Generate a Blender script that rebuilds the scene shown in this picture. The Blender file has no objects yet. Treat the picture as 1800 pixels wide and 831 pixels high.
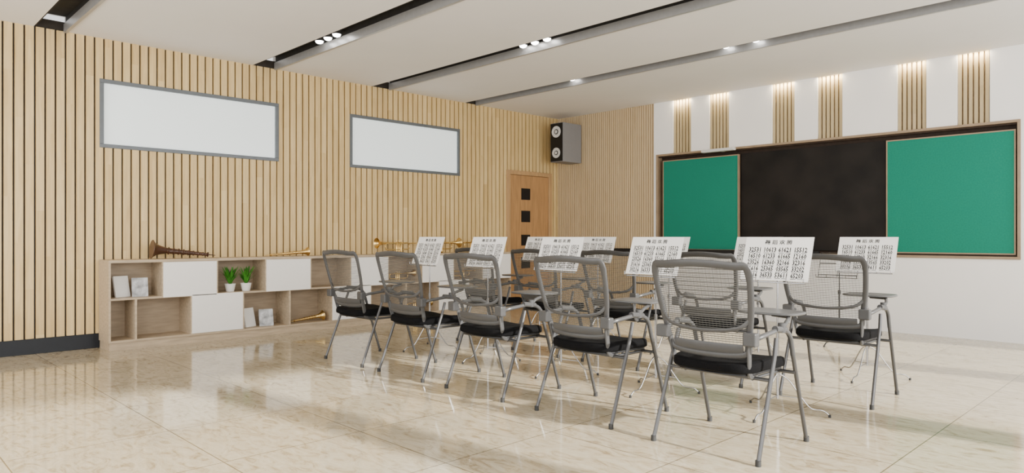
import bpy, math, random
from mathutils import Vector, Matrix
random.seed(4)
sc = bpy.context.scene
COL = sc.collection
H = 3.21; LX = -8.13; FY = 9.12; RX = 1.3; BY = -1.6
PITCH=.086

# ---------------------------------------------------------------- materials
def new_mat(name):
    m = bpy.data.materials.new(name); m.use_nodes = True
    nt = m.node_tree
    return m, nt, nt.nodes['Principled BSDF']

def mat(name, col, rough=0.5, metal=0.0, noise=0.0, nscale=20.0, spec=0.5, emit=None, estr=0.0, bump=0.0, stretch=(1,1,1)):
    m, nt, b = new_mat(name)
    b.inputs['Roughness'].default_value = rough
    b.inputs['Metallic'].default_value = metal
    b.inputs['Specular IOR Level'].default_value = spec
    tc = nt.nodes.new('ShaderNodeTexCoord')
    mp = nt.nodes.new('ShaderNodeMapping'); mp.inputs['Scale'].default_value = stretch
    nz = nt.nodes.new('ShaderNodeTexNoise'); nz.inputs['Scale'].default_value = nscale
    nz.inputs['Detail'].default_value = 5
    nt.links.new(tc.outputs['Object'], mp.inputs[0]); nt.links.new(mp.outputs[0], nz.inputs['Vector'])
    rp = nt.nodes.new('ShaderNodeValToRGB')
    rp.color_ramp.elements[0].position = .3; rp.color_ramp.elements[1].position = .7
    rp.color_ramp.elements[0].color = tuple(c*(1-noise) for c in col)+(1,)
    rp.color_ramp.elements[1].color = tuple(min(1,c*(1+noise)) for c in col)+(1,)
    nt.links.new(nz.outputs['Fac'], rp.inputs[0]); nt.links.new(rp.outputs[0], b.inputs['Base Color'])
    if bump:
        bp = nt.nodes.new('ShaderNodeBump'); bp.inputs['Strength'].default_value = bump
        bp.inputs['Distance'].default_value = .003
        nt.links.new(nz.outputs['Fac'], bp.inputs['Height']); nt.links.new(bp.outputs[0], b.inputs['Normal'])
    if emit:
        b.inputs['Emission Color'].default_value = emit+(1,)
        b.inputs['Emission Strength'].default_value = estr
    return m

def slat_wood(name, axis, pitch, off, c0, c1, rough=.45):
    m, nt, b = new_mat(name)
    b.inputs['Roughness'].default_value = rough
    tc = nt.nodes.new('ShaderNodeTexCoord')
    sp = nt.nodes.new('ShaderNodeSeparateXYZ'); nt.links.new(tc.outputs['Object'], sp.inputs[0])
    def mth(op, a, bv):
        n = nt.nodes.new('ShaderNodeMath'); n.operation = op
        nt.links.new(a, n.inputs[0]); n.inputs[1].default_value = bv
        return n.outputs[0]
    s = mth('SUBTRACT', sp.outputs[axis], off); s = mth('DIVIDE', s, pitch); s = mth('FLOOR', s, 0)
    z = mth('DIVIDE', sp.outputs['Z'], 1.22)
    zadd = nt.nodes.new('ShaderNodeMath'); zadd.operation='ADD'
    half = mth('MULTIPLY', s, 0.37)
    nt.links.new(z, zadd.inputs[0]); nt.links.new(half, zadd.inputs[1])
    zf = mth('FLOOR', zadd.outputs[0], 0)
    cb = nt.nodes.new('ShaderNodeCombineXYZ'); nt.links.new(s, cb.inputs[0]); nt.links.new(zf, cb.inputs[1])
    wn = nt.nodes.new('ShaderNodeTexWhiteNoise'); nt.links.new(cb.outputs[0], wn.inputs['Vector'])
    mp = nt.nodes.new('ShaderNodeMapping'); mp.inputs['Scale'].default_value = (14, 14, 1.1)
    nt.links.new(tc.outputs['Object'], mp.inputs[0])
    vadd = nt.nodes.new('ShaderNodeVectorMath'); vadd.operation='ADD'
    nt.links.new(mp.outputs[0], vadd.inputs[0]); nt.links.new(wn.outputs['Color'], vadd.inputs[1])
    nz = nt.nodes.new('ShaderNodeTexNoise'); nz.inputs['Scale'].default_value = 2.2; nz.inputs['Detail'].default_value = 6
    nz.inputs['Distortion'].default_value = .6
    nt.links.new(vadd.outputs[0], nz.inputs['Vector'])
    mx = nt.nodes.new('ShaderNodeMath'); mx.operation='MULTIPLY_ADD'
    nt.links.new(wn.outputs['Value'], mx.inputs[0]); mx.inputs[1].default_value = .22
    nt.links.new(nz.outputs['Fac'], mx.inputs[2])
    rp = nt.nodes.new('ShaderNodeValToRGB')
    rp.color_ramp.elements[0].position = .30; rp.color_ramp.elements[0].color = c0+(1,)
    rp.color_ramp.elements[1].position = .85; rp.color_ramp.elements[1].color = c1+(1,)
    nt.links.new(mx.outputs[0], rp.inputs[0]); nt.links.new(rp.outputs[0], b.inputs['Base Color'])
    return m

def floor_mat():
    m, nt, b = new_mat('marble_tile')
    tc = nt.nodes.new('ShaderNodeTexCoord')
    mp = nt.nodes.new('ShaderNodeMapping'); mp.inputs['Location'].default_value = (0.35, 0.17, 0)
    nt.links.new(tc.outputs['Object'], mp.inputs[0])
    br = nt.nodes.new('ShaderNodeTexBrick'); br.offset = 0.0; br.squash = 1.0
    br.inputs['Scale'].default_value = 1.0
    br.inputs['Brick Width'].default_value = .8; br.inputs['Row Height'].default_value = .8
    br.inputs['Mortar Size'].default_value = .0035; br.inputs['Mortar Smooth'].default_value = .2
    br.inputs['Color1'].default_value = (.93,.93,.93,1); br.inputs['Color2'].default_value = (1,1,1,1)
    br.inputs['Mortar'].default_value = (.36,.32,.26,1)
    nt.links.new(mp.outputs[0], br.inputs['Vector'])
    n1 = nt.nodes.new('ShaderNodeTexNoise'); n1.inputs['Scale'].default_value = 5.0; n1.inputs['Detail'].default_value = 10
    n1.inputs['Roughness'].default_value=.68; n1.inputs['Distortion'].default_value = 1.8
    m2 = nt.nodes.new('ShaderNodeMapping'); m2.inputs['Scale'].default_value=(1,2.4,1); m2.inputs['Rotation'].default_value=(0,0,.5)
    nt.links.new(tc.outputs['Object'], m2.inputs[0]); nt.links.new(m2.outputs[0], n1.inputs['Vector'])
    rp = nt.nodes.new('ShaderNodeValToRGB')
    e = rp.color_ramp.elements
    e[0].position=.32; e[0].color=(.27,.20,.115,1)
    e[1].position=.70; e[1].color=(.52,.46,.345,1)
    k=e.new(.42); k.color=(.38,.315,.205,1)
    k=e.new(.50); k.color=(.45,.385,.265,1)
    nt.links.new(n1.outputs['Fac'], rp.inputs[0])
    mx = nt.nodes.new('ShaderNodeMixRGB'); mx.blend_type='MULTIPLY'; mx.inputs[0].default_value=1
    nt.links.new(rp.outputs[0], mx.inputs[1]); nt.links.new(br.outputs['Color'], mx.inputs[2])
    nt.links.new(mx.outputs[0], b.inputs['Base Color'])
    b.inputs['Roughness'].default_value=.085
    b.inputs['Specular IOR Level'].default_value=.7
    return m

M = dict(
 slat = slat_wood('light_slat_wood','Y',PITCH,1.0,(.54,.365,.145),(.72,.535,.26)),
 flute = slat_wood('fluted_wood','X',.042,0,(.50,.375,.22),(.60,.465,.29)),
 strip = slat_wood('strip_wood','X',.052,0,(.40,.31,.165),(.50,.40,.235)),
 dark = mat('dark_backing',(.03,.022,.015),.7,noise=.2),
 fback = mat('flute_backing',(.26,.18,.10),.7,noise=.2),
 black = mat('black_satin',(.006,.006,.007),.4,noise=.1,spec=.3),
 base = mat('black_baseboard',(.006,.008,.012),.35,noise=.1,spec=.3),
 white = mat('white_paint',(.89,.88,.87),.55,noise=.015,nscale=3),
 ceil = mat('ceiling_paint',(.76,.74,.72),.8,noise=.015,nscale=2),
 groove = mat('groove_dark',(.04,.038,.036),.7,noise=.1,spec=.1),
 lip = mat('groove_metal_lip',(.36,.355,.35),.35,.3,noise=.05),
 floor = floor_mat(),
 wgrey = mat('window_grey_metal',(.12,.135,.15),.4,.3,noise=.05),
 glass = mat('glowing_frosted_glass',(.80,.87,.88),.25,noise=.02,nscale=1.5,emit=(.85,.95,.97),estr=.5),  # glow put into the panes in place of daylight coming through
 door = mat('door_wood',(.40,.22,.09),.4,noise=.18,nscale=5,stretch=(6,6,.6)),
 doorf = mat('door_frame_wood',(.44,.27,.125),.4,noise=.15,nscale=5,stretch=(6,6,.6)),
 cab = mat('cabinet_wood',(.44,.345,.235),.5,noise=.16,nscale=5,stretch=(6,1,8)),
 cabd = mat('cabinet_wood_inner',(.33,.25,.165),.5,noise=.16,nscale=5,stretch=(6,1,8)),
 cwhite = mat('white_lacquer',(.84,.82,.79),.35,noise=.01),
 green = mat('green_board',(.006,.19,.128),.7,noise=.08,nscale=60,bump=.15,spec=.25),
 bboard = mat('black_board',(.009,.007,.006),.5,noise=.6,nscale=2.5,spec=.2),
 boardf = mat('board_trim',(.28,.20,.125),.45,noise=.1,nscale=8),
 cavity = mat('board_cavity',(.035,.022,.015),.6,noise=.2,spec=.2),
 alu = mat('aluminium',(.55,.52,.47),.35,.7,noise=.05),
 plastic = mat('grey_plastic',(.052,.052,.053),.36,noise=.05,spec=.35),
 steel = mat('gunmetal_tube',(.075,.075,.077),.32,.6,noise=.05,spec=.4),
 chrome = mat('chrome',(.36,.36,.37),.2,1.0,noise=.02),
 fabric = mat('black_fabric',(.003,.003,.0035),.9,noise=.3,nscale=150,bump=.4,spec=.1),
 netting = mat('grey_netting',(.10,.098,.092),.7,noise=.08,nscale=60,spec=.15),
 tablet = mat('grey_tablet',(.065,.065,.065),.3,noise=.04),
 rubber = mat('rubber',(.02,.02,.02),.7,noise=.1),
 paper = mat('paper',(.86,.85,.83),.7,noise=.01),
 ink = mat('ink',(.01,.01,.012),.8,noise=.05,spec=.1),
 brass = mat('brass',(.72,.50,.19),.22,1.0,noise=.06),
 rosewood = mat('rosewood',(.06,.024,.012),.3,noise=.35,nscale=14),
 leaf = mat('leaf_green',(.045,.22,.018),.45,noise=.45,nscale=18),
 soil = mat('soil',(.05,.03,.02),.9,noise=.4,nscale=60),
 pot = mat('white_ceramic',(.85,.84,.82),.25,noise=.01),
 spk = mat('speaker_grey',(.20,.20,.21),.6,noise=.12,nscale=120),
 cone = mat('speaker_cone',(.62,.62,.61),.4,noise=.02),
 led = mat('led_emitter',(1,1,1),.4,noise=.0,emit=(1,.98,.94),estr=16),
 cover1 = mat('grey_cover',(.45,.46,.48),.5,noise=.6,nscale=14),
)

# ---------------------------------------------------------------- mesh builder
def fillet(pts, r, n=5):
    pts=[Vector(p) for p in pts]; out=[pts[0]]
    for i in range(1,len(pts)-1):
        a,b,c=pts[i-1],pts[i],pts[i+1]
        d1=(a-b); d2=(c-b)
        q=min(r,d1.length*.48,d2.length*.48)
        p0=b+d1.normalized()*q; p2=b+d2.normalized()*q
        for k in range(n+1):
            t=k/n; out.append(p0*(1-t)**2+b*2*t*(1-t)+p2*t*t)
    out.append(pts[-1]); return out

def catmull(pts,k=6):
    P=[Vector(p) for p in pts]; out=[]
    for i in range(len(P)-1):
        p0=P[max(i-1,0)];p1=P[i];p2=P[i+1];p3=P[min(i+2,len(P)-1)]
        for j in range(k):
            t=j/k
            out.append(.5*((2*p1)+(p2-p0)*t+(2*p0-5*p1+4*p2-p3)*t*t+(-p0+3*p1-3*p2+p3)*t**3))
    out.append(P[-1]); return out

class MB:
    def __init__(s): s.v=[]; s.f=[]; s.m=[]
    def box(s,x0,x1,y0,y1,z0,z1,m=0):
        if x0>x1:x0,x1=x1,x0
        if y0>y1:y0,y1=y1,y0
        if z0>z1:z0,z1=z1,z0
        b=len(s.v)
        s.v+=[(x0,y0,z0),(x1,y0,z0),(x1,y1,z0),(x0,y1,z0),(x0,y0,z1),(x1,y0,z1),(x1,y1,z1),(x0,y1,z1)]
        for q in ((0,3,2,1),(4,5,6,7),(0,1,5,4),(1,2,6,5),(2,3,7,6),(3,0,4,7)):
            s.f.append(tuple(b+i for i in q)); s.m.append(m)
        return s
    def tube(s,pts,r,n=8,m=0,closed=False,flat=None):
        P=[Vector(p) for p in pts]; N=len(P); b=len(s.v)
        ref=None
        for i,p in enumerate(P):
            if closed: t=(P[(i+1)%N]-P[i-1])
            else: t=P[min(i+1,N-1)]-P[max(i-1,0)]
            t=t.normalized()
            if flat:
                nn=Vector(flat[0]).normalized(); e2=(nn-t*nn.dot(t)).normalized(); e1=t.cross(e2)
                ra=flat[2][i] if isinstance(flat[2],list) else flat[2]; rb=flat[1]
            else:
                if ref is None:
                    ref=Vector((0,0,1)) if abs(t.z)<.9 else Vector((1,0,0))
                e1=(ref-t*ref.dot(t)).normalized(); ref=e1; e2=t.cross(e1)
                ra=rb=(r[i] if isinstance(r,list) else r)
            for k in range(n):
                a=2*math.pi*k/n
                s.v.append(tuple(p+e1*ra*math.cos(a)+e2*rb*math.sin(a)))
        segs=N if closed else N-1
        for i in range(segs):
            j=(i+1)%N
            for k in range(n):
                k2=(k+1)%n
                s.f.append((b+i*n+k,b+i*n+k2,b+j*n+k2,b+j*n+k)); s.m.append(m)
        if not closed:
            s.f.append(tuple(b+k for k in range(n))[::-1]); s.m.append(m)
            s.f.append(tuple(b+(N-1)*n+k for k in range(n))); s.m.append(m)
        return s
    def lathe(s,p0,d,prof,n=24,m=0):
        d=Vector(d).normalized(); p0=Vector(p0)
        ref=Vector((0,0,1)) if abs(d.z)<.9 else Vector((1,0,0))
        e1=(ref-d*ref.dot(d)).normalized(); e2=d.cross(e1); b=len(s.v)
        for (q,r) in prof:
            for k in range(n):
                a=2*math.pi*k/n
                s.v.append(tuple(p0+d*q+(e1*math.cos(a)+e2*math.sin(a))*max(r,1e-4)))
        for i in range(len(prof)-1):
            for k in range(n):
                k2=(k+1)%n
                s.f.append((b+i*n+k,b+i*n+k2,b+(i+1)*n+k2,b+(i+1)*n+k)); s.m.append(m)
        s.f.append(tuple(b+k for k in range(n))[::-1]); s.m.append(m)
        e=b+(len(prof)-1)*n
        s.f.append(tuple(e+k for k in range(n))); s.m.append(m)
        return s
    def face(s,vs,m=0):
        b=len(s.v); s.v+=[tuple(v) for v in vs]; s.f.append(tuple(range(b,b+len(vs)))); s.m.append(m); return s
    def obj(s,name,mats,parent=None,smooth=True,bevel=0,**kw):
        me=bpy.data.meshes.new(name); me.from_pydata(s.v,[],s.f)
        for q in mats: me.materials.append(M[q])
        for i,p in enumerate(me.polygons): p.material_index=s.m[i]
        me.update()
        if smooth:
            me.shade_smooth(); me.set_sharp_from_angle(angle=math.radians(35))
        o=bpy.data.objects.new(name,me); COL.objects.link(o)
        if parent: o.parent=parent
        if bevel:
            b=o.modifiers.new('bevel','BEVEL'); b.width=bevel; b.segments=2; b.limit_method='ANGLE'
        for k,v in kw.items(): o[k]=v
        return o

def root(name,label,cat,loc=(0,0,0),rz=0,group=None):
    e=bpy.data.objects.new(name,None); COL.objects.link(e); e.location=loc; e.rotation_euler=(0,0,rz)
    e.empty_display_size=.1
    e['label']=label; e['category']=cat
    if group: e['group']=group
    return e

def clone(src,loc,rz=0,label=None):
    c=src.copy(); c.location=loc; c.rotation_euler=(src.rotation_euler[0],src.rotation_euler[1],rz); COL.objects.link(c)
    if label: c['label']=label
    for ch in list(src.children):
        k=ch.copy(); k.parent=c; COL.objects.link(k)
    return c
ST=dict(kind='structure')

# ---------------------------------------------------------------- room shell
MB().box(LX-.1,RX+.1,BY,FY+.3,-.1,0).obj('floor',['floor'],smooth=False,**ST)

G=[(1.42,1.70),(3.62,3.92),(5.30,5.60),(6.97,7.22)]
mb=MB(); mb.box(LX-.1,RX+.1,BY,FY+.3,H+.17,H+.27,0)
ys=BY
for a,b in G:
    mb.box(LX-.1,RX+.1,ys,a,H,H+.169,0); ys=b
mb.box(LX-.1,RX+.1,ys,FY+.3,H,H+.169,0)
mb.obj('ceiling',['ceil'],smooth=False,**ST)
for i,(a,b) in enumerate(G):
    t=MB(); 
    t.box(LX,RX,a,b,H+.15,H+.168,0)
    t.box(LX,RX,a,a+.012,H+.002,H+.15,0)
    t.box(LX,RX,b-.012,b+.0,H+.075,H+.15,0)
    t.box(LX,RX,b-.03,b+.0,H-.015,H+.075,1)
    t.obj('trim_%d'%(i+1),['groove','lip'],smooth=False,**ST)

# left wall
DY0,DY1,DZ=7.86,8.93,2.24
W=[(1.99,3.95),(4.95,6.87)]; WZ0,WZ1=2.075,2.79
HOLES=[(W[0][0],W[0][1],WZ0,WZ1),(W[1][0],W[1][1],WZ0,WZ1),(DY0,DY1,0,DZ)]
mb=MB(); mb.box(LX-.12,LX-.028,BY,FY+.3,0,H+.1,0)
y=1.0-PITCH*30
while y<FY:
    a=y+.0085; b=min(y+PITCH-.0085,FY-.002)
    if b>a+.01 and a>BY:
        pts=sorted(set([a,b]+[q for h_ in HOLES for q in h_[:2] if a<q<b]))
        for c,d in zip(pts[:-1],pts[1:]):
            mid=(c+d)/2; z=.15
            for h_ in HOLES:
                if h_[0]<mid<h_[1]:
                    if h_[2]>z: mb.box(LX-.028,LX,c,d,z,h_[2],1)
                    z=h_[3]
            mb.box(LX-.028,LX,c,d,z,H,1)
    y+=PITCH
mb.obj('wall_left',['dark','slat'],smooth=False,**ST)
MB().box(LX-.026,LX+.012,BY,DY0,0,.15,0).obj('baseboard_left',['base'],smooth=False,bevel=.003,**ST)

for i,(a,b) in enumerate(W):
    f=MB(); t=.04; x0,x1=LX-.027,LX+.008
    f.box(x0,x1,a,b,WZ0,WZ0+t); f.box(x0,x1,a,b,WZ1-t,WZ1); f.box(x0,x1,a,a+t,WZ0+t,WZ1-t); f.box(x0,x1,b-t,b,WZ0+t,WZ1-t)
    o=f.obj('window_%d'%(i+1),['wgrey'],smooth=False,bevel=.003,**ST)
    g=MB(); g.box(LX-.0265,LX-.022,a+t,b-t,WZ0+t,WZ1-t); g.obj('window_glass',['glass'],parent=o,smooth=False)

# door
d=MB(); t=.07; x0,x1=LX-.027,LX+.03
d.box(x0,x1,DY0,DY0+t,0,DZ); d.box(x0,x1,DY1-t,DY1,0,DZ); d.box(x0,x1,DY0+t,DY1-t,DZ-t,DZ)
do=d.obj('door_1',['doorf'],smooth=False,bevel=.005,**ST)
MB().box(LX-.026,LX+.005,DY0+t+.004,DY1-t-.004,.005,DZ-t-.004).obj('door_leaf',['door'],parent=do,smooth=False)
for z0,z1 in ((1.763,1.954),(1.39,1.58),(1.0,1.18),(.62,.81)):
    MB().box(LX+.003,LX+.010,8.20,8.41,z0,z1).obj('door_glass_insert',['black'],parent=do,smooth=False)
h=MB(); h.lathe((LX+.005,8.78,1.03),(1,0,0),[(0,.026),(.008,.026),(.008,.009),(.05,.009),(.05,.0)]); h.tube([(LX+.05,8.785,1.03),(LX+.05,8.66,1.03)],.009)
h.obj('door_handle',['alu'],parent=do)

# front wall
BX0,BX1,BZ0,BZ1=-6.08,-1.48,.90,2.41
strips=[(-5.79,-5.48),(-5.18,-4.87),(-4.24,-3.93),(-3.63,-3.32),(-2.69,-2.38),(-2.07,-1.76),(-1.13,-.82)]
mb=MB(); mb.box(LX-.1,RX+.1,FY+.22,FY+.3,0,H+.1,0)
mb.box(LX,-6.13,FY+.012,FY+.22,0,H,1)
x=LX+.004
while x<-6.14:
    mb.box(x,min(x+.032,-6.135),FY,FY+.012,0,H,2); x+=.042
mb.box(-6.13,BX0,FY-.01,FY+.22,0,H,0)
mb.box(BX0,BX1,FY-.01,FY+.22,0,BZ0,0)
mb.box(BX1,RX,FY-.01,FY+.22,0,BZ1,0)
mb.box(BX0,RX,FY+.06,FY+.22,BZ1,H,0)
xs=BX0
for a,b in strips:
    mb.box(xs,a,FY-.01,FY+.06,BZ1+.0,H,0)
    mb.box(a,b,FY+.045,FY+.06,BZ1,H,1)
    k=a+.004
    while k<b-.03:
        mb.box(k,k+.036,FY+.012,FY+.045,BZ1,H,3); k+=.052
    xs=b
mb.box(xs,RX,FY-.01,FY+.06,BZ1,H,0)
mb.obj('wall_front',['white','fback','flute','strip'],smooth=False,**ST)
MB().box(-6.98,-3.6,FY-.045,FY-.0105,.86,.96,0).obj('trim_5',['black'],smooth=False,bevel=.003,**ST)

# unseen right wall with large window openings, piers added to break sunlight into patches
mb=MB(); X0,X1=RX,RX+.12
mb.box(X0,X1,BY,FY+.3,0,.55,0); mb.box(X0,X1,BY,FY+.3,2.95,H+.1,0)
for yy in (BY,.55,2.7,4.85,7.0,8.9):
    mb.box(X0,X1,yy,yy+.35,.55,2.95,0)
mb.obj('wall_right',['white'],smooth=False,**ST)

# ---------------------------------------------------------------- blackboard
bb=root('sliding_blackboard','wall-mounted blackboard with two green sliding panels and dark centre','blackboard',(0,FY,0))
f=MB()
f.box(BX0,BX1,.10,.20,BZ0,BZ1,1)
t=.03
f.box(BX0,BX1,-.03,.10,BZ1-t,BZ1,0); f.box(BX0,BX1,-.03,.10,BZ0,BZ0+t,0)
f.box(BX0,BX0+t,-.03,.10,BZ0+t,BZ1-t,0); f.box(BX1-t,BX1,-.03,.10,BZ0+t,BZ1-t,0)
f.box(BX0+t,BX1-t,.0,.02,BZ1-t-.02,BZ1-t,1); f.box(BX0+t,BX1-t,.0,.02,BZ0+t,BZ0+t+.02,1)
f.obj('board_frame',['boardf','cavity'],parent=bb,smooth=False,bevel=.003)
MB().box(-4.72,-2.84,.055,.095,.97,2.32).obj('dark_writing_surface',['bboard'],parent=bb,smooth=False)
for a,b in ((-5.96,-4.74),(-2.80,-1.54)):
    g=MB(); g.box(a,b,.0,.035,.965,2.295,0)
    e=.014
    g.box(a-e,a,-.006,.04,.965-e,2.295+e,1); g.box(b,b+e,-.006,.04,.965-e,2.295+e,1)
    g.box(a,b,-.006,.04,2.295,2.295+e,1); g.box(a,b,-.006,.04,.965-e,.965,1)
    g.obj('green_sliding_panel',['green','boardf'],parent=bb,smooth=False)
pl=root('board_lamp','slim white lamp bar hanging above the blackboard','lamp',(-4.95,FY-.01,2.37))
q=MB(); q.box(-.25,.25,-.20,-.12,-.02,.02); q.obj('lamp_bar',['cone'],parent=pl,smooth=False,bevel=.008)
q=MB(); q.box(-.02,.02,-.125,0,-.012,.012); q.obj('lamp_arm',['alu'],parent=pl,smooth=False)

# ---------------------------------------------------------------- speaker
sp=root('loudspeaker','grey wall-mounted loudspeaker with two pale round drivers','speaker',(-7.71,FY,2.39))
MB().box(-.14,.14,-.50,-.03,0,.65).obj('speaker_cabinet',['spk'],parent=sp,smooth=False,bevel=.006)
MB().box(-.132,.132,-.508,-.4995,.01,.64).obj('speaker_baffle',['black'],parent=sp,smooth=False)
for z,r in ((.15,.085),(.50,.095)):
    c=MB(); c.lathe((0,-.508,z),(0,-1,0),[(0,r),(.012,r),(.014,r*.82),(.004,r*.78),(-.0,r*.35),(.012,r*.30),(.018,r*.12),(.018,0)],28)
    c.obj('speaker_driver',['cone'],parent=sp)
    c=MB(); c.lathe((0,-.515,z),(0,-1,0),[(0,r*.45),(.006,r*.42),(.004,r*.24),(.003,0)],24); c.obj('driver_cone',['black'],parent=sp)
MB().box(-.05,.05,-.04,.0,.25,.40).obj('wall_bracket',['black'],parent=sp,smooth=False)

# ---------------------------------------------------------------- cabinet
CX0,CX1=LX+.014,-7.76; CY0,CY1=1.98,7.60; ZM=.505; CT=.91
cb=root('low_display_cabinet','long low wooden display cabinet with open cubbies and white doors','cabinet',(0,0,0))
c=MB(); th=.02
c.box(CX0,CX1-.015,CY0+.01,CY1,0,.08,0)
c.box(CX0,CX1,CY0,CY1,.08,.10,0)
c.box(CX0,CX1,CY0,CY1,CT-.028,CT,0)
c.box(CX0,CX1,CY0,CY0+th,.10,CT-.028,0); c.box(CX0,CX1,CY1-th,CY1,.10,CT-.028,0)
c.box(CX0,CX1,CY0+th,CY1-th,ZM,ZM+th,0)
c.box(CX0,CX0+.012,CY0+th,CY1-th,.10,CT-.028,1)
top=[1.98,2.49]+[3.05+.565*i for i in range(9)]; top[-1]=CY1
bot=[1.98,2.23]+[2.78+.565*i for i in range(9)]; bot[-1]=CY1
for yy in top[1:-1]: c.box(CX0+.012,CX1,yy-.01,yy+.01,ZM+th,CT-.028,0)
for yy in bot[1:-1]: c.box(CX0+.012,CX1,yy-.01,yy+.01,.10,ZM,0)
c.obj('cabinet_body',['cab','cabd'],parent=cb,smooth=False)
for i in (1,3,5,7,9):
    if i+1<len(top): MB().box(CX1-.02,CX1+.004,top[i]+.003,top[i+1]-.003,ZM+.004,CT-.03).obj('cabinet_door',['cwhite'],parent=cb,smooth=False,bevel=.002)
for i in (2,5,8):
    if i+1<len(bot): MB().box(CX1-.02,CX1+.004,bot[i]+.003,bot[i+1]-.003,.102,ZM+.016).obj('cabinet_door',['cwhite'],parent=cb,smooth=False,bevel=.002)

# ---------------------------------------------------------------- plants
def plant(loc,label):
    r=root('potted_plant',label,'plant',loc,random.random()*6,'plants in the cabinet cubby')
    p=MB(); p.lathe((0,0,0),(0,0,1),[(0,.040),(.004,.044),(.085,.060),(.09,.062),(.09,.054),(.078,.052)],24); p.obj('flower_pot',['pot'],parent=r)
    p=MB(); p.lathe((0,0,.07),(0,0,1),[(0,.05),(.01,.048)],20); p.obj('potting_soil',['soil'],parent=r)
    p=MB()
    for i in range(80):
        an=random.random()*6.28; l=random.uniform(.10,.23); lean=random.uniform(.01,.10); w=random.uniform(.010,.016)
        dx,dy=math.cos(an),math.sin(an); px,py=-dy,dx; prev=None
        for k in range(7):
            t=k/6; rr=.012+lean*t**1.6; z=.078+l*t-.02*t*t; ww=w*math.sin(math.pi*min(1,.18+t*.82))
            ce=Vector((dx*rr,dy*rr,z))
            cur=(ce-Vector((px,py,0))*ww, ce+Vector((dx,dy,0))*-.003, ce+Vector((px,py,0))*ww)
            if prev:
                p.face([prev[0],prev[1],cur[1],cur[0]]); p.face([prev[1],prev[2],cur[2],cur[1]])
            prev=cur
    p.obj('foliage',['leaf'],parent=r)
plant((-7.87,3.24,ZM+th),'leafy green plant in a small white round pot')
plant((-7.86,3.42,ZM+th),'leafy green plant in a small white round pot')

# ---------------------------------------------------------------- books
def book(loc,w,h,th,rz,tilt,cover,label,group):
    r=root('book',label,'book',loc,rz,group); r.rotation_euler=(tilt,0,rz)
    b=MB(); b.box(-w/2,w/2,0,.002,0,h); b.box(-w/2,w/2,th-.002,th,0,h); b.box(-w/2,-w/2+.002,.002,th-.002,0,h); b.obj('book_cover',[cover],parent=r,smooth=False)
    b=MB(); b.box(-w/2+.003,w/2-.004,.0025,th-.0025,.003,h-.003); b.obj('book_pages',['paper'],parent=r,smooth=False)
rz90=math.pi/2
book((-7.93,2.16,ZM+th),.16,.22,.02,rz90+.35,-.22,'paper','white booklet leaning inside the cabinet cubby','booklets in the cabinet')
book((-7.86,2.30,ZM+th),.15,.20,.018,rz90-.15,-.25,'cover1','grey printed booklet leaning inside the cabinet cubby','booklets in the cabinet')
book((-7.90,3.50,.10),.17,.22,.022,rz90+.45,-.22,'paper','white booklet leaning inside the cabinet cubby','booklets in the cabinet')
book((-7.84,3.66,.10),.16,.20,.02,rz90-.2,-.28,'cover1','grey printed booklet leaning inside the cabinet cubby','booklets in the cabinet')

# ---------------------------------------------------------------- wind instruments
def suona(p,d,L,R,bodymat,label,group=None):
    r=root('shawm_horn',label,'musical instrument',p)
    d=Vector(d).normalized()
    b=MB(); b.lathe((0,0,0),d,[(0,R),(.004,R*1.02),(L*.03,R*.8),(L*.08,R*.58),(L*.15,R*.42),(L*.22,R*.33),(L*.23,R*.30),(L*.2,R*.28),(L*.05,R*.6),(.01,R*.9)],32)
    b.obj('bell',[bodymat],parent=r)
    pr=[(L*.20,R*.30)]
    q=L*.24; n=8; seg=(L*.62)/n
    for i in range(n):
        rr=R*(.30-.15*i/n)
        pr+=[(q,rr),(q+seg*.12,rr*1.35),(q+seg*.26,rr*1.35),(q+seg*.38,rr),(q+seg*.98,rr*.97)]; q+=seg
    pr+=[(L*.86,R*.10),(L*.87,R*.28),(L*.88,R*.28),(L*.89,R*.07),(L*.95,R*.05),(L,R*.04),(L,0)]
    b=MB(); b.lathe((0,0,0),d,pr,20); b.obj('pipe_body',[bodymat],parent=r)
    return r
suona((-7.93,2.43,CT+.105),(0.05,1,-.115),.66,.10,'rosewood','dark brown carved wooden horn lying on the cabinet')
suona((-7.90,4.22,CT+.055),(.03,-1,-.07),.56,.052,'brass','slim brass horn lying on the cabinet top')
suona((-7.86,4.40,.10+.066),(.0,-1,-.10),.44,.062,'brass','short brass horn lying in the lower cubby')

def trumpet(loc,rz,label,sc_=1.0):
    r=root('trumpet',label,'musical instrument',loc,rz,'brass trumpets on the cabinet'); r.scale=(sc_,)*3
    z1,z0=.15,.06
    b=MB(); b.lathe((.20,0,z1),(1,0,0),[(-.32,.0085),(-.1,.010),(0,.014),(.06,.020),(.10,.032),(.13,.052),(.145,.07),(.147,.072),(.144,.07),(.10,.028)],28); b.obj('bell',['brass'],parent=r)
    b=MB(); b.tube(fillet([(-.12,0,z1),(-.19,0,z1),(-.19,.0,z0),(.02,0,z0)],.045,8),.0085,10)
    b.tube(fillet([(-.02,.018,z0),(.22,.018,z0),(.22,.018,z1-.005),(-.27,.018,z1-.005)],.045,8),.008,10)
    b.lathe((-.27,.018,z1-.005),(-1,0,0),[(-.01,.008),(.02,.008),(.04,.011),(.055,.015),(.055,0)],16)
    b.obj('brass_tubing',['brass'],parent=r)
    for i in range(3):
        v=MB(); x=-.045+.035*i
        v.lathe((x,.009,.0),(0,0,1),[(0,.006),(.01,.013),(.02,.0145),(.155,.0145),(.16,.011),(.165,.004),(.19,.004),(.19,.010),(.194,.010),(.194,0)],16)
        v.obj('valve',['brass'],parent=r)
    return r
tr=trumpet((-7.95,5.60,CT),-rz90,'shiny brass trumpet standing on its valves on the cabinet',1.0)
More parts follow.
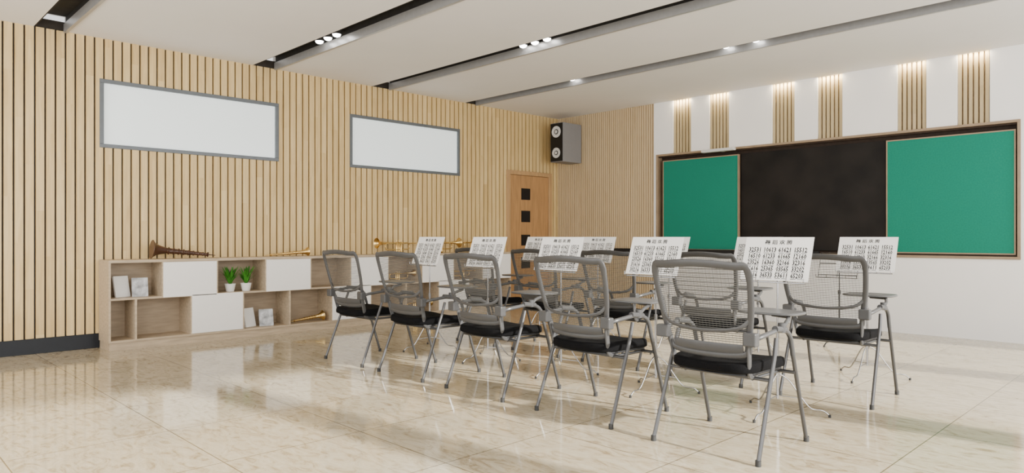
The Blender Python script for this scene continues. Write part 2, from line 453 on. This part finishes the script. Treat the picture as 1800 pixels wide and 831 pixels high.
for l,rz in (((-7.88,6.30,CT),rz90),((-7.94,6.98,CT),rz90+.08)):
    clone(tr,l,rz)
for l,rz in (((-7.93,5.59,ZM+th),rz90),((-7.90,6.71,ZM+th),-rz90),((-7.93,5.89,.10),rz90),((-7.93,6.45,.10),-rz90)):
    t_=clone(tr,l,rz,'shiny brass trumpet standing inside a cabinet cubby'); t_.scale=(.76,)*3

# ---------------------------------------------------------------- downlights
def dl(loc,label='round downlight glowing in a dark ceiling groove'):
    r=root('ceiling_downlight',label,'lamp',loc,0,'downlights in the ceiling grooves')
    b=MB(); b.lathe((0,0,0),(0,0,-1),[(0,.050),(.085,.050),(.085,.046),(.07,.044)],24); b.obj('lamp_ring',['groove'],parent=r)
    b=MB(); b.lathe((0,0,-.07),(0,0,-1),[(0,.043),(.018,.043),(.03,.037),(.04,.02),(.042,0)],24); b.obj('lamp_lens',['led'],parent=r)
    return r
d0=dl((-6.86,3.80,H+.15))
for x,y in ((-6.68,3.80),(-6.50,3.80),(-5.42,5.50),(-5.24,5.50),(-5.06,5.50),(-6.1,7.13),(-3.85,7.13),(-3.5,7.13)):
    clone(d0,(x,y,H+.15))
for a,b in strips[:6]:
    ld=bpy.data.lights.new('strip_light','AREA'); ld.shape='RECTANGLE'; ld.size=b-a-.04; ld.size_y=.03; ld.energy=3.8; ld.color=(1,.83,.56)
    lo=bpy.data.objects.new('strip_light',ld); lo.location=((a+b)/2,FY-.03,H-.012); lo.rotation_euler=(math.radians(22),0,0); COL.objects.link(lo)

# ---------------------------------------------------------------- chair
def build_chair(loc):
    r=root('training_chair','grey mesh-back training chair with black seat and writing tablet','chair',loc,0,'rows of training chairs')
    def yb(z,x): return .06-.27*(z-.47)+.5*x*x
    cor=[(-.20,1.0),(-.272,.982),(-.268,.80),(-.245,.66),(-.235,.59),(-.20,.535),(.0,.522),(.20,.535),(.235,.59),(.245,.66),(.268,.80),(.272,.982),(.20,1.0),(0,1.012)]
    P=[Vector((x,0,z)) for x,z in cor]; N=len(P); ring=[]; ra=[]
    for i in range(N):
        p0,p1,p2,p3=P[i-1],P[i],P[(i+1)%N],P[(i+2)%N]
        for j in range(5):
            t=j/5
            q=.5*((2*p1)+(p2-p0)*t+(2*p0-5*p1+4*p2-p3)*t*t+(-p0+3*p1-3*p2+p3)*t**3)
            q.y=yb(q.z,q.x); ring.append(q)
            ra.append(.022 if q.z>.93 else .018)
    b=MB(); b.tube(ring,.02,12,closed=True,flat=((0,1,.3),.011,ra))
    pl=[Vector((x,yb(.56,x)+.002,.56)) for x in [i*.05-.2 for i in range(9)]]
    b.tube(pl,.02,8,flat=((0,1,.3),.009,.032))
    for s in (-1,1):
        b.tube(fillet([(s*.232,yb(.6,.23),.60),(s*.225,.075,.50),(s*.21,.10,.420),(s*.20,.20,.412)],.05,5),.02,10,flat=((1,0,0),.010,.018))
    b.obj('backrest_frame',['plastic'],parent=r)
    # curved lumbar support behind the netting
    b=MB(); b.tube(catmull([(-.262,yb(.72,.262)-.004,.735),(-.19,yb(.68,.19)-.014,.675),(0,yb(.66,0)-.022,.655),(.19,yb(.68,.19)-.014,.675),(.262,yb(.72,.262)-.004,.735)],6),.01,10,flat=((0,1,.3),.004,.011))
    b.obj('lumbar_support',['plastic'],parent=r)
    b=MB(); z=.60
    def hw(z):
        for (x0,z0),(x1,z1) in zip([(.235,.55),(.245,.66),(.268,.80)],[(.245,.66),(.268,.80),(.272,1.1)]):
            if z0<=z<=z1: return x0+(x1-x0)*(z-z0)/(z1-z0)
        return .23
    while z<.985:
        w=hw(z)-.01; xs=[-w+2*w*i/8 for i in range(9)]
        for a,c in zip(xs[:-1],xs[1:]):
            zz=z+.0036
            b.face([(a,yb(z,a),z),(c,yb(z,c),z),(c,yb(zz,c),zz),(a,yb(zz,a),zz)])
        z+=.0115
    for i in range(25):
        x=-.232+.464*i/24
        pts=[(x,yb(z_,x)-.001,z_) for z_ in (.56,.7,.85,.99)]
        for (p,q) in zip(pts[:-1],pts[1:]):
            b.face([p,(p[0]+.0011,p[1],p[2]),(q[0]+.0011,q[1],q[2]),q])
    b.obj('mesh_backrest',['netting'],parent=r)
    def cushion(z0,z1,w0,w1,y0,y1,rr):
        mb=MB(); n=40
        def outline(s,z,dz=0):
            out=[]
            for k in range(n):
                a=2*math.pi*k/n; c,sn=math.cos(a),math.sin(a)
                e=.42
                X=math.copysign(abs(c)**e,c); Y=math.copysign(abs(sn)**e,sn)
                w=(w0 if Y<0 else w0+(w1-w0)*Y)
                out.append((X*w*s,(y0+y1)/2+Y*(y1-y0)/2*s,z+ (-.018*max(0,Y)**3) +.012*X*X*(1 if dz else 0)))
            return out
        rows=[outline(.90,z0),outline(.985,z0+rr*.5),outline(1,z0+rr),outline(1,z1-rr),outline(.985,z1-rr*.4,1),outline(.93,z1,1),outline(.6,z1-.004),outline(.2,z1-.008)]
        for rw in rows: mb.v+=rw
        for i in range(len(rows)-1):
            for k in range(n):
                k2=(k+1)%n; mb.f.append((i*n+k,i*n+k2,(i+1)*n+k2,(i+1)*n+k)); mb.m.append(0)
        mb.f.append(tuple(range(n))[::-1]); mb.m.append(0)
        e=(len(rows)-1)*n; mb.f.append(tuple(e+k for k in range(n))); mb.m.append(0)
        return mb
    cushion(.432,.485,.245,.255,.02,.53,.018).obj('seat',['fabric'],parent=r)
    cushion(.418,.431,.225,.240,.05,.52,.005).obj('seat_pan',['black'],parent=r)
    for s in (-1,1):
        X=.30*s
        b=MB(); b.tube([(X,.60,.012),(X*.98,.44,.50)],.0115,10)
        b.lathe((X,.60,0),(0,-.0,1),[(0,.015),(.03,.015),(.03,0)],12,1); b.obj('leg',['steel','rubber'],parent=r)
        b=MB(); b.tube([(X*1.03,0,.012),(X*1.0,.20,.52),(X*.98,.235,.615)],.0115,10)
        b.lathe((X*1.03,0,0),(0,0,1),[(0,.015),(.03,.015),(.03,0)],12,1); b.obj('leg',['steel','rubber'],parent=r)
        b=MB(); b.tube(fillet([(X*.98,.44,.50),(X*.98,.40,.63),(X*.98,.28,.66),(X*.98,.07,.64),(X*.86,.03,.62)],.07,6),.0130,10)
        b.tube([(X*.98,.22,.664),(X*.98,.34,.650)],.018,10)
        b.obj('armrest',['plastic'],parent=r)
        b=MB(); b.box(X*.74,X*.98,.0,.05,.590,.660); b.obj('arm_bracket',['plastic'],parent=r,bevel=.008,smooth=False)
    b=MB()
    for yy in (.155,.46):
        b.tube([(-.295,yy,.405),(.295,yy,.405)],.010,10)
    b.tube([(-.2,.155,.40),(-.2,.47,.40)],.01,8); b.tube([(.2,.155,.40),(.2,.47,.40)],.01,8)
    b.obj('seat_support_bar',['steel'],parent=r)
    tb=MB(); n=28; z0,z1=.716,.730
    out=[]
    for k in range(n):
        a=2*math.pi*k/n; c,sn=math.cos(a),math.sin(a); e=.5
        X=math.copysign(abs(c)**e,c); Y=math.copysign(abs(sn)**e,sn)
        out.append((.15+.17*X,.50+.13*Y*(1-.15*X)))
    for z,s in ((z0,.97),(z0+.004,1),(z1-.004,1),(z1,.98)):
        tb.v+=[(.15+(x-.15)*s,.5+(y-.5)*s,z) for x,y in out]
    for i in range(3):
        for k in range(n):
            k2=(k+1)%n; tb.f.append((i*n+k,i*n+k2,(i+1)*n+k2,(i+1)*n+k)); tb.m.append(0)
    tb.f.append(tuple(range(n))[::-1]); tb.m.append(0); tb.f.append(tuple(3*n+k for k in range(n))); tb.m.append(0)
    tb.obj('writing_tablet',['tablet'],parent=r)
    b=MB(); b.tube(fillet([(.294,.30,.655),(.305,.33,.69),(.27,.45,.708),(.15,.50,.708)],.03),.011,10); b.lathe((.294,.30,.64),(0,0,1),[(0,.02),(.05,.02),(.05,0)],14)
    b.obj('tablet_hinge',['plastic'],parent=r)
    return r

XS=[-1.92,-2.85,-3.79,-4.70,-5.58]
c0=build_chair((XS[0],3.31,0))
for x in XS[1:]: clone(c0,(x,3.33,0),random.uniform(-.02,.02))
for x in XS: clone(c0,(x,4.93,0),random.uniform(-.03,.03))

# ---------------------------------------------------------------- music stand
def build_stand(loc,matn='chrome',label='thin chrome folding music stand with tripod feet',group='music stands in rows',sc_=1.0,deskz=.87):
    r=root('music_stand',label,'music stand',loc,0,group)
    dz=deskz-.87
    b=MB(); b.tube([(0,0,.10),(0,0,.55)],.009,10); b.tube([(0,0,.50),(0,0,.96+dz)],.006,10); b.lathe((0,0,.53),(0,0,1),[(0,.014),(.04,.014),(.04,0)],12)
    b.lathe((0,0,.24),(0,0,1),[(0,.016),(.03,.016),(.03,0)],12); b.obj('pole',[matn],parent=r)
    for k in range(3):
        a=k*2.0944+.5; c,s=math.cos(a)*sc_,math.sin(a)*sc_
        b=MB(); b.tube(catmull([(c*.012,s*.012,.26),(c*.07,s*.07,.22),(c*.14,s*.14,.12),(c*.20,s*.20,.05),(c*.27,s*.27,.04),(c*.31,s*.31,.010)],5),.0048*sc_,8)
        b.tube([(c*.012,s*.012,.12),(c*.15,s*.15,.11)],.0035,6)
        b.lathe((c*.31,s*.31,0),(0,0,1),[(0,.009),(.018,.009),(.018,0)],10,1)
        b.obj('leg',[matn,'rubber'],parent=r)
    def P(x,h,o=0): return (x,-.075+h*.34+o*.94,.87+dz+h*.94-o*.34)
    b=MB()
    for h in (.02,.15,.27): b.tube([P(-.20,h,.012),P(.20,h,.012)],.004,6)
    for x in (-.20,0,.20): b.tube([P(x,.0,.012),P(x,.27,.012)],.004,6)
    b.tube([(0,0,.955+dz),P(0,.15,.012)],.008,8)
    b.tube([P(-.21,-.012,.006),P(.21,-.012,.006)],.005,6)
    for x in (-.21,-.1,.1,.21): b.tube([P(x,-.012,.006),P(x,-.012,-.025),P(x,.01,-.03)],.003,6)
    b.obj('music_desk',[matn],parent=r)
    return r
def build_sheet(loc):
    r=root('sheet_music','white sheet of printed numbered musical notation on stand','sheet music',loc,0,'sheet music on the stands')
    def P(x,h,o=0): return (x,-.075+h*.34+o*.94,.87+h*.94-o*.34)
    b=MB(); n=16
    for o in (0.004,0.0055):
        for i in range(n+1):
            x=-.225+.45*i/n
            for h in (0,.15,.295): b.v.append(P(x,h,o)); 
    def id_(l,i,j): return l*(n+1)*3+i*3+j
    for i in range(n):
        for j in range(2):
            b.f.append((id_(0,i,j),id_(0,i+1,j),id_(0,i+1,j+1),id_(0,i,j+1))); b.m.append(0)
            b.f.append((id_(1,i,j+1),id_(1,i+1,j+1),id_(1,i+1,j),id_(1,i,j))); b.m.append(0)
    b.obj('paper_sheet',['paper'],parent=r)
    V=[];F=[]
    def text(body,size,x,h,width=None,off=.02):
        cu=bpy.data.curves.new('t','FONT'); cu.body=body; cu.size=size; cu.align_x='CENTER'; cu.resolution_u=1
        cu.offset=size*off
        ob=bpy.data.objects.new('t',cu); COL.objects.link(ob)
        bpy.context.view_layer.update()
        me=bpy.data.meshes.new_from_object(ob.evaluated_get(bpy.context.evaluated_depsgraph_get()))
        xs=[v.co.x for v in me.vertices]; sx=1.0
        if width: sx=width/(max(xs)-min(xs))
        bs=len(V)
        for v in me.vertices: V.append(P(x+v.co.x*sx,h+v.co.y,.0025))
        for p in me.polygons: F.append(tuple(bs+i for i in p.vertices))
        bpy.data.objects.remove(ob)
    text('舞 蹈 欢 腾',.034,0,.246,.18,.008)
    rnd=random.Random(7)
    for k in range(5):
        for gk in range(4):
            line=''.join(rnd.choice(['1','2','3','5','6','3','0']) for _ in range(5))
            text(line,.045,-.151+.1005*gk,.192-.043*k,.080,.022)
            for s0,s1 in ((-.040,-.004),(.004,.040)):
                bs=len(V); x0=-.151+.1005*gk
                for (xx,hh) in ((s0,-.0080),(s1,-.0080),(s1,-.0050),(s0,-.0050)): V.append(P(x0+xx,.192-.043*k+hh,.0025))
                F.append((bs,bs+1,bs+2,bs+3))
    me=bpy.data.meshes.new('printed_notation'); me.from_pydata(V,[],F); me.materials.append(M['ink'])
    o=bpy.data.objects.new('printed_notation',me); COL.objects.link(o); o.parent=r
    return r
s0=build_stand((XS[0]-.08,4.38,0)); p0=build_sheet((XS[0]-.08,4.38,0))
k=0
for y in (4.38,6.02):
    for x in XS:
        if k:
            rz=random.uniform(-.05,.05)
            clone(s0,(x-.08,y,0),rz); clone(p0,(x-.08,y,0),rz)
        k+=1
build_stand((-2.86,7.76,0),'black','empty black music stand facing the blackboard','conductor stand',1.25,.72)

# ---------------------------------------------------------------- lighting
w=bpy.data.worlds.new('World'); sc.world=w; w.use_nodes=True
bg=w.node_tree.nodes['Background']; bg.inputs[0].default_value=(1,.99,.97,1); bg.inputs[1].default_value=1.4
def area(name,loc,rot,sx,sy,e,col=(1,1,1)):
    l=bpy.data.lights.new(name,'AREA'); l.shape='RECTANGLE'; l.size=sx; l.size_y=sy; l.energy=e; l.color=col
    o=bpy.data.objects.new(name,l); o.location=loc; o.rotation_euler=rot; COL.objects.link(o); return o
area('window_daylight',(RX+.2,3.9,1.8),(0,math.radians(90),0),2.4,9.5,430,(1,.99,.97))
area('rear_fill',(-3.5,BY-.1,1.8),(math.radians(90),0,0),8,2.6,270,(1,.985,.96))  # fill light added across the open rear side, no window modelled there
s=bpy.data.lights.new('sun','SUN'); s.energy=14; s.angle=math.radians(1.5); s.color=(1,.96,.88)
so=bpy.data.objects.new('sun',s); COL.objects.link(so)
dirv=Vector((-1,-.12,-.42)); so.rotation_euler=dirv.to_track_quat('-Z','Y').to_euler()

# ---------------------------------------------------------------- camera
cam=bpy.data.cameras.new('camera'); co=bpy.data.objects.new('camera',cam); COL.objects.link(co)
cam.sensor_width=36; cam.lens=1219/1800*36
co.location=(0,0,1.15); co.rotation_euler=(math.radians(90),0,math.radians(45.5))
sc.camera=co
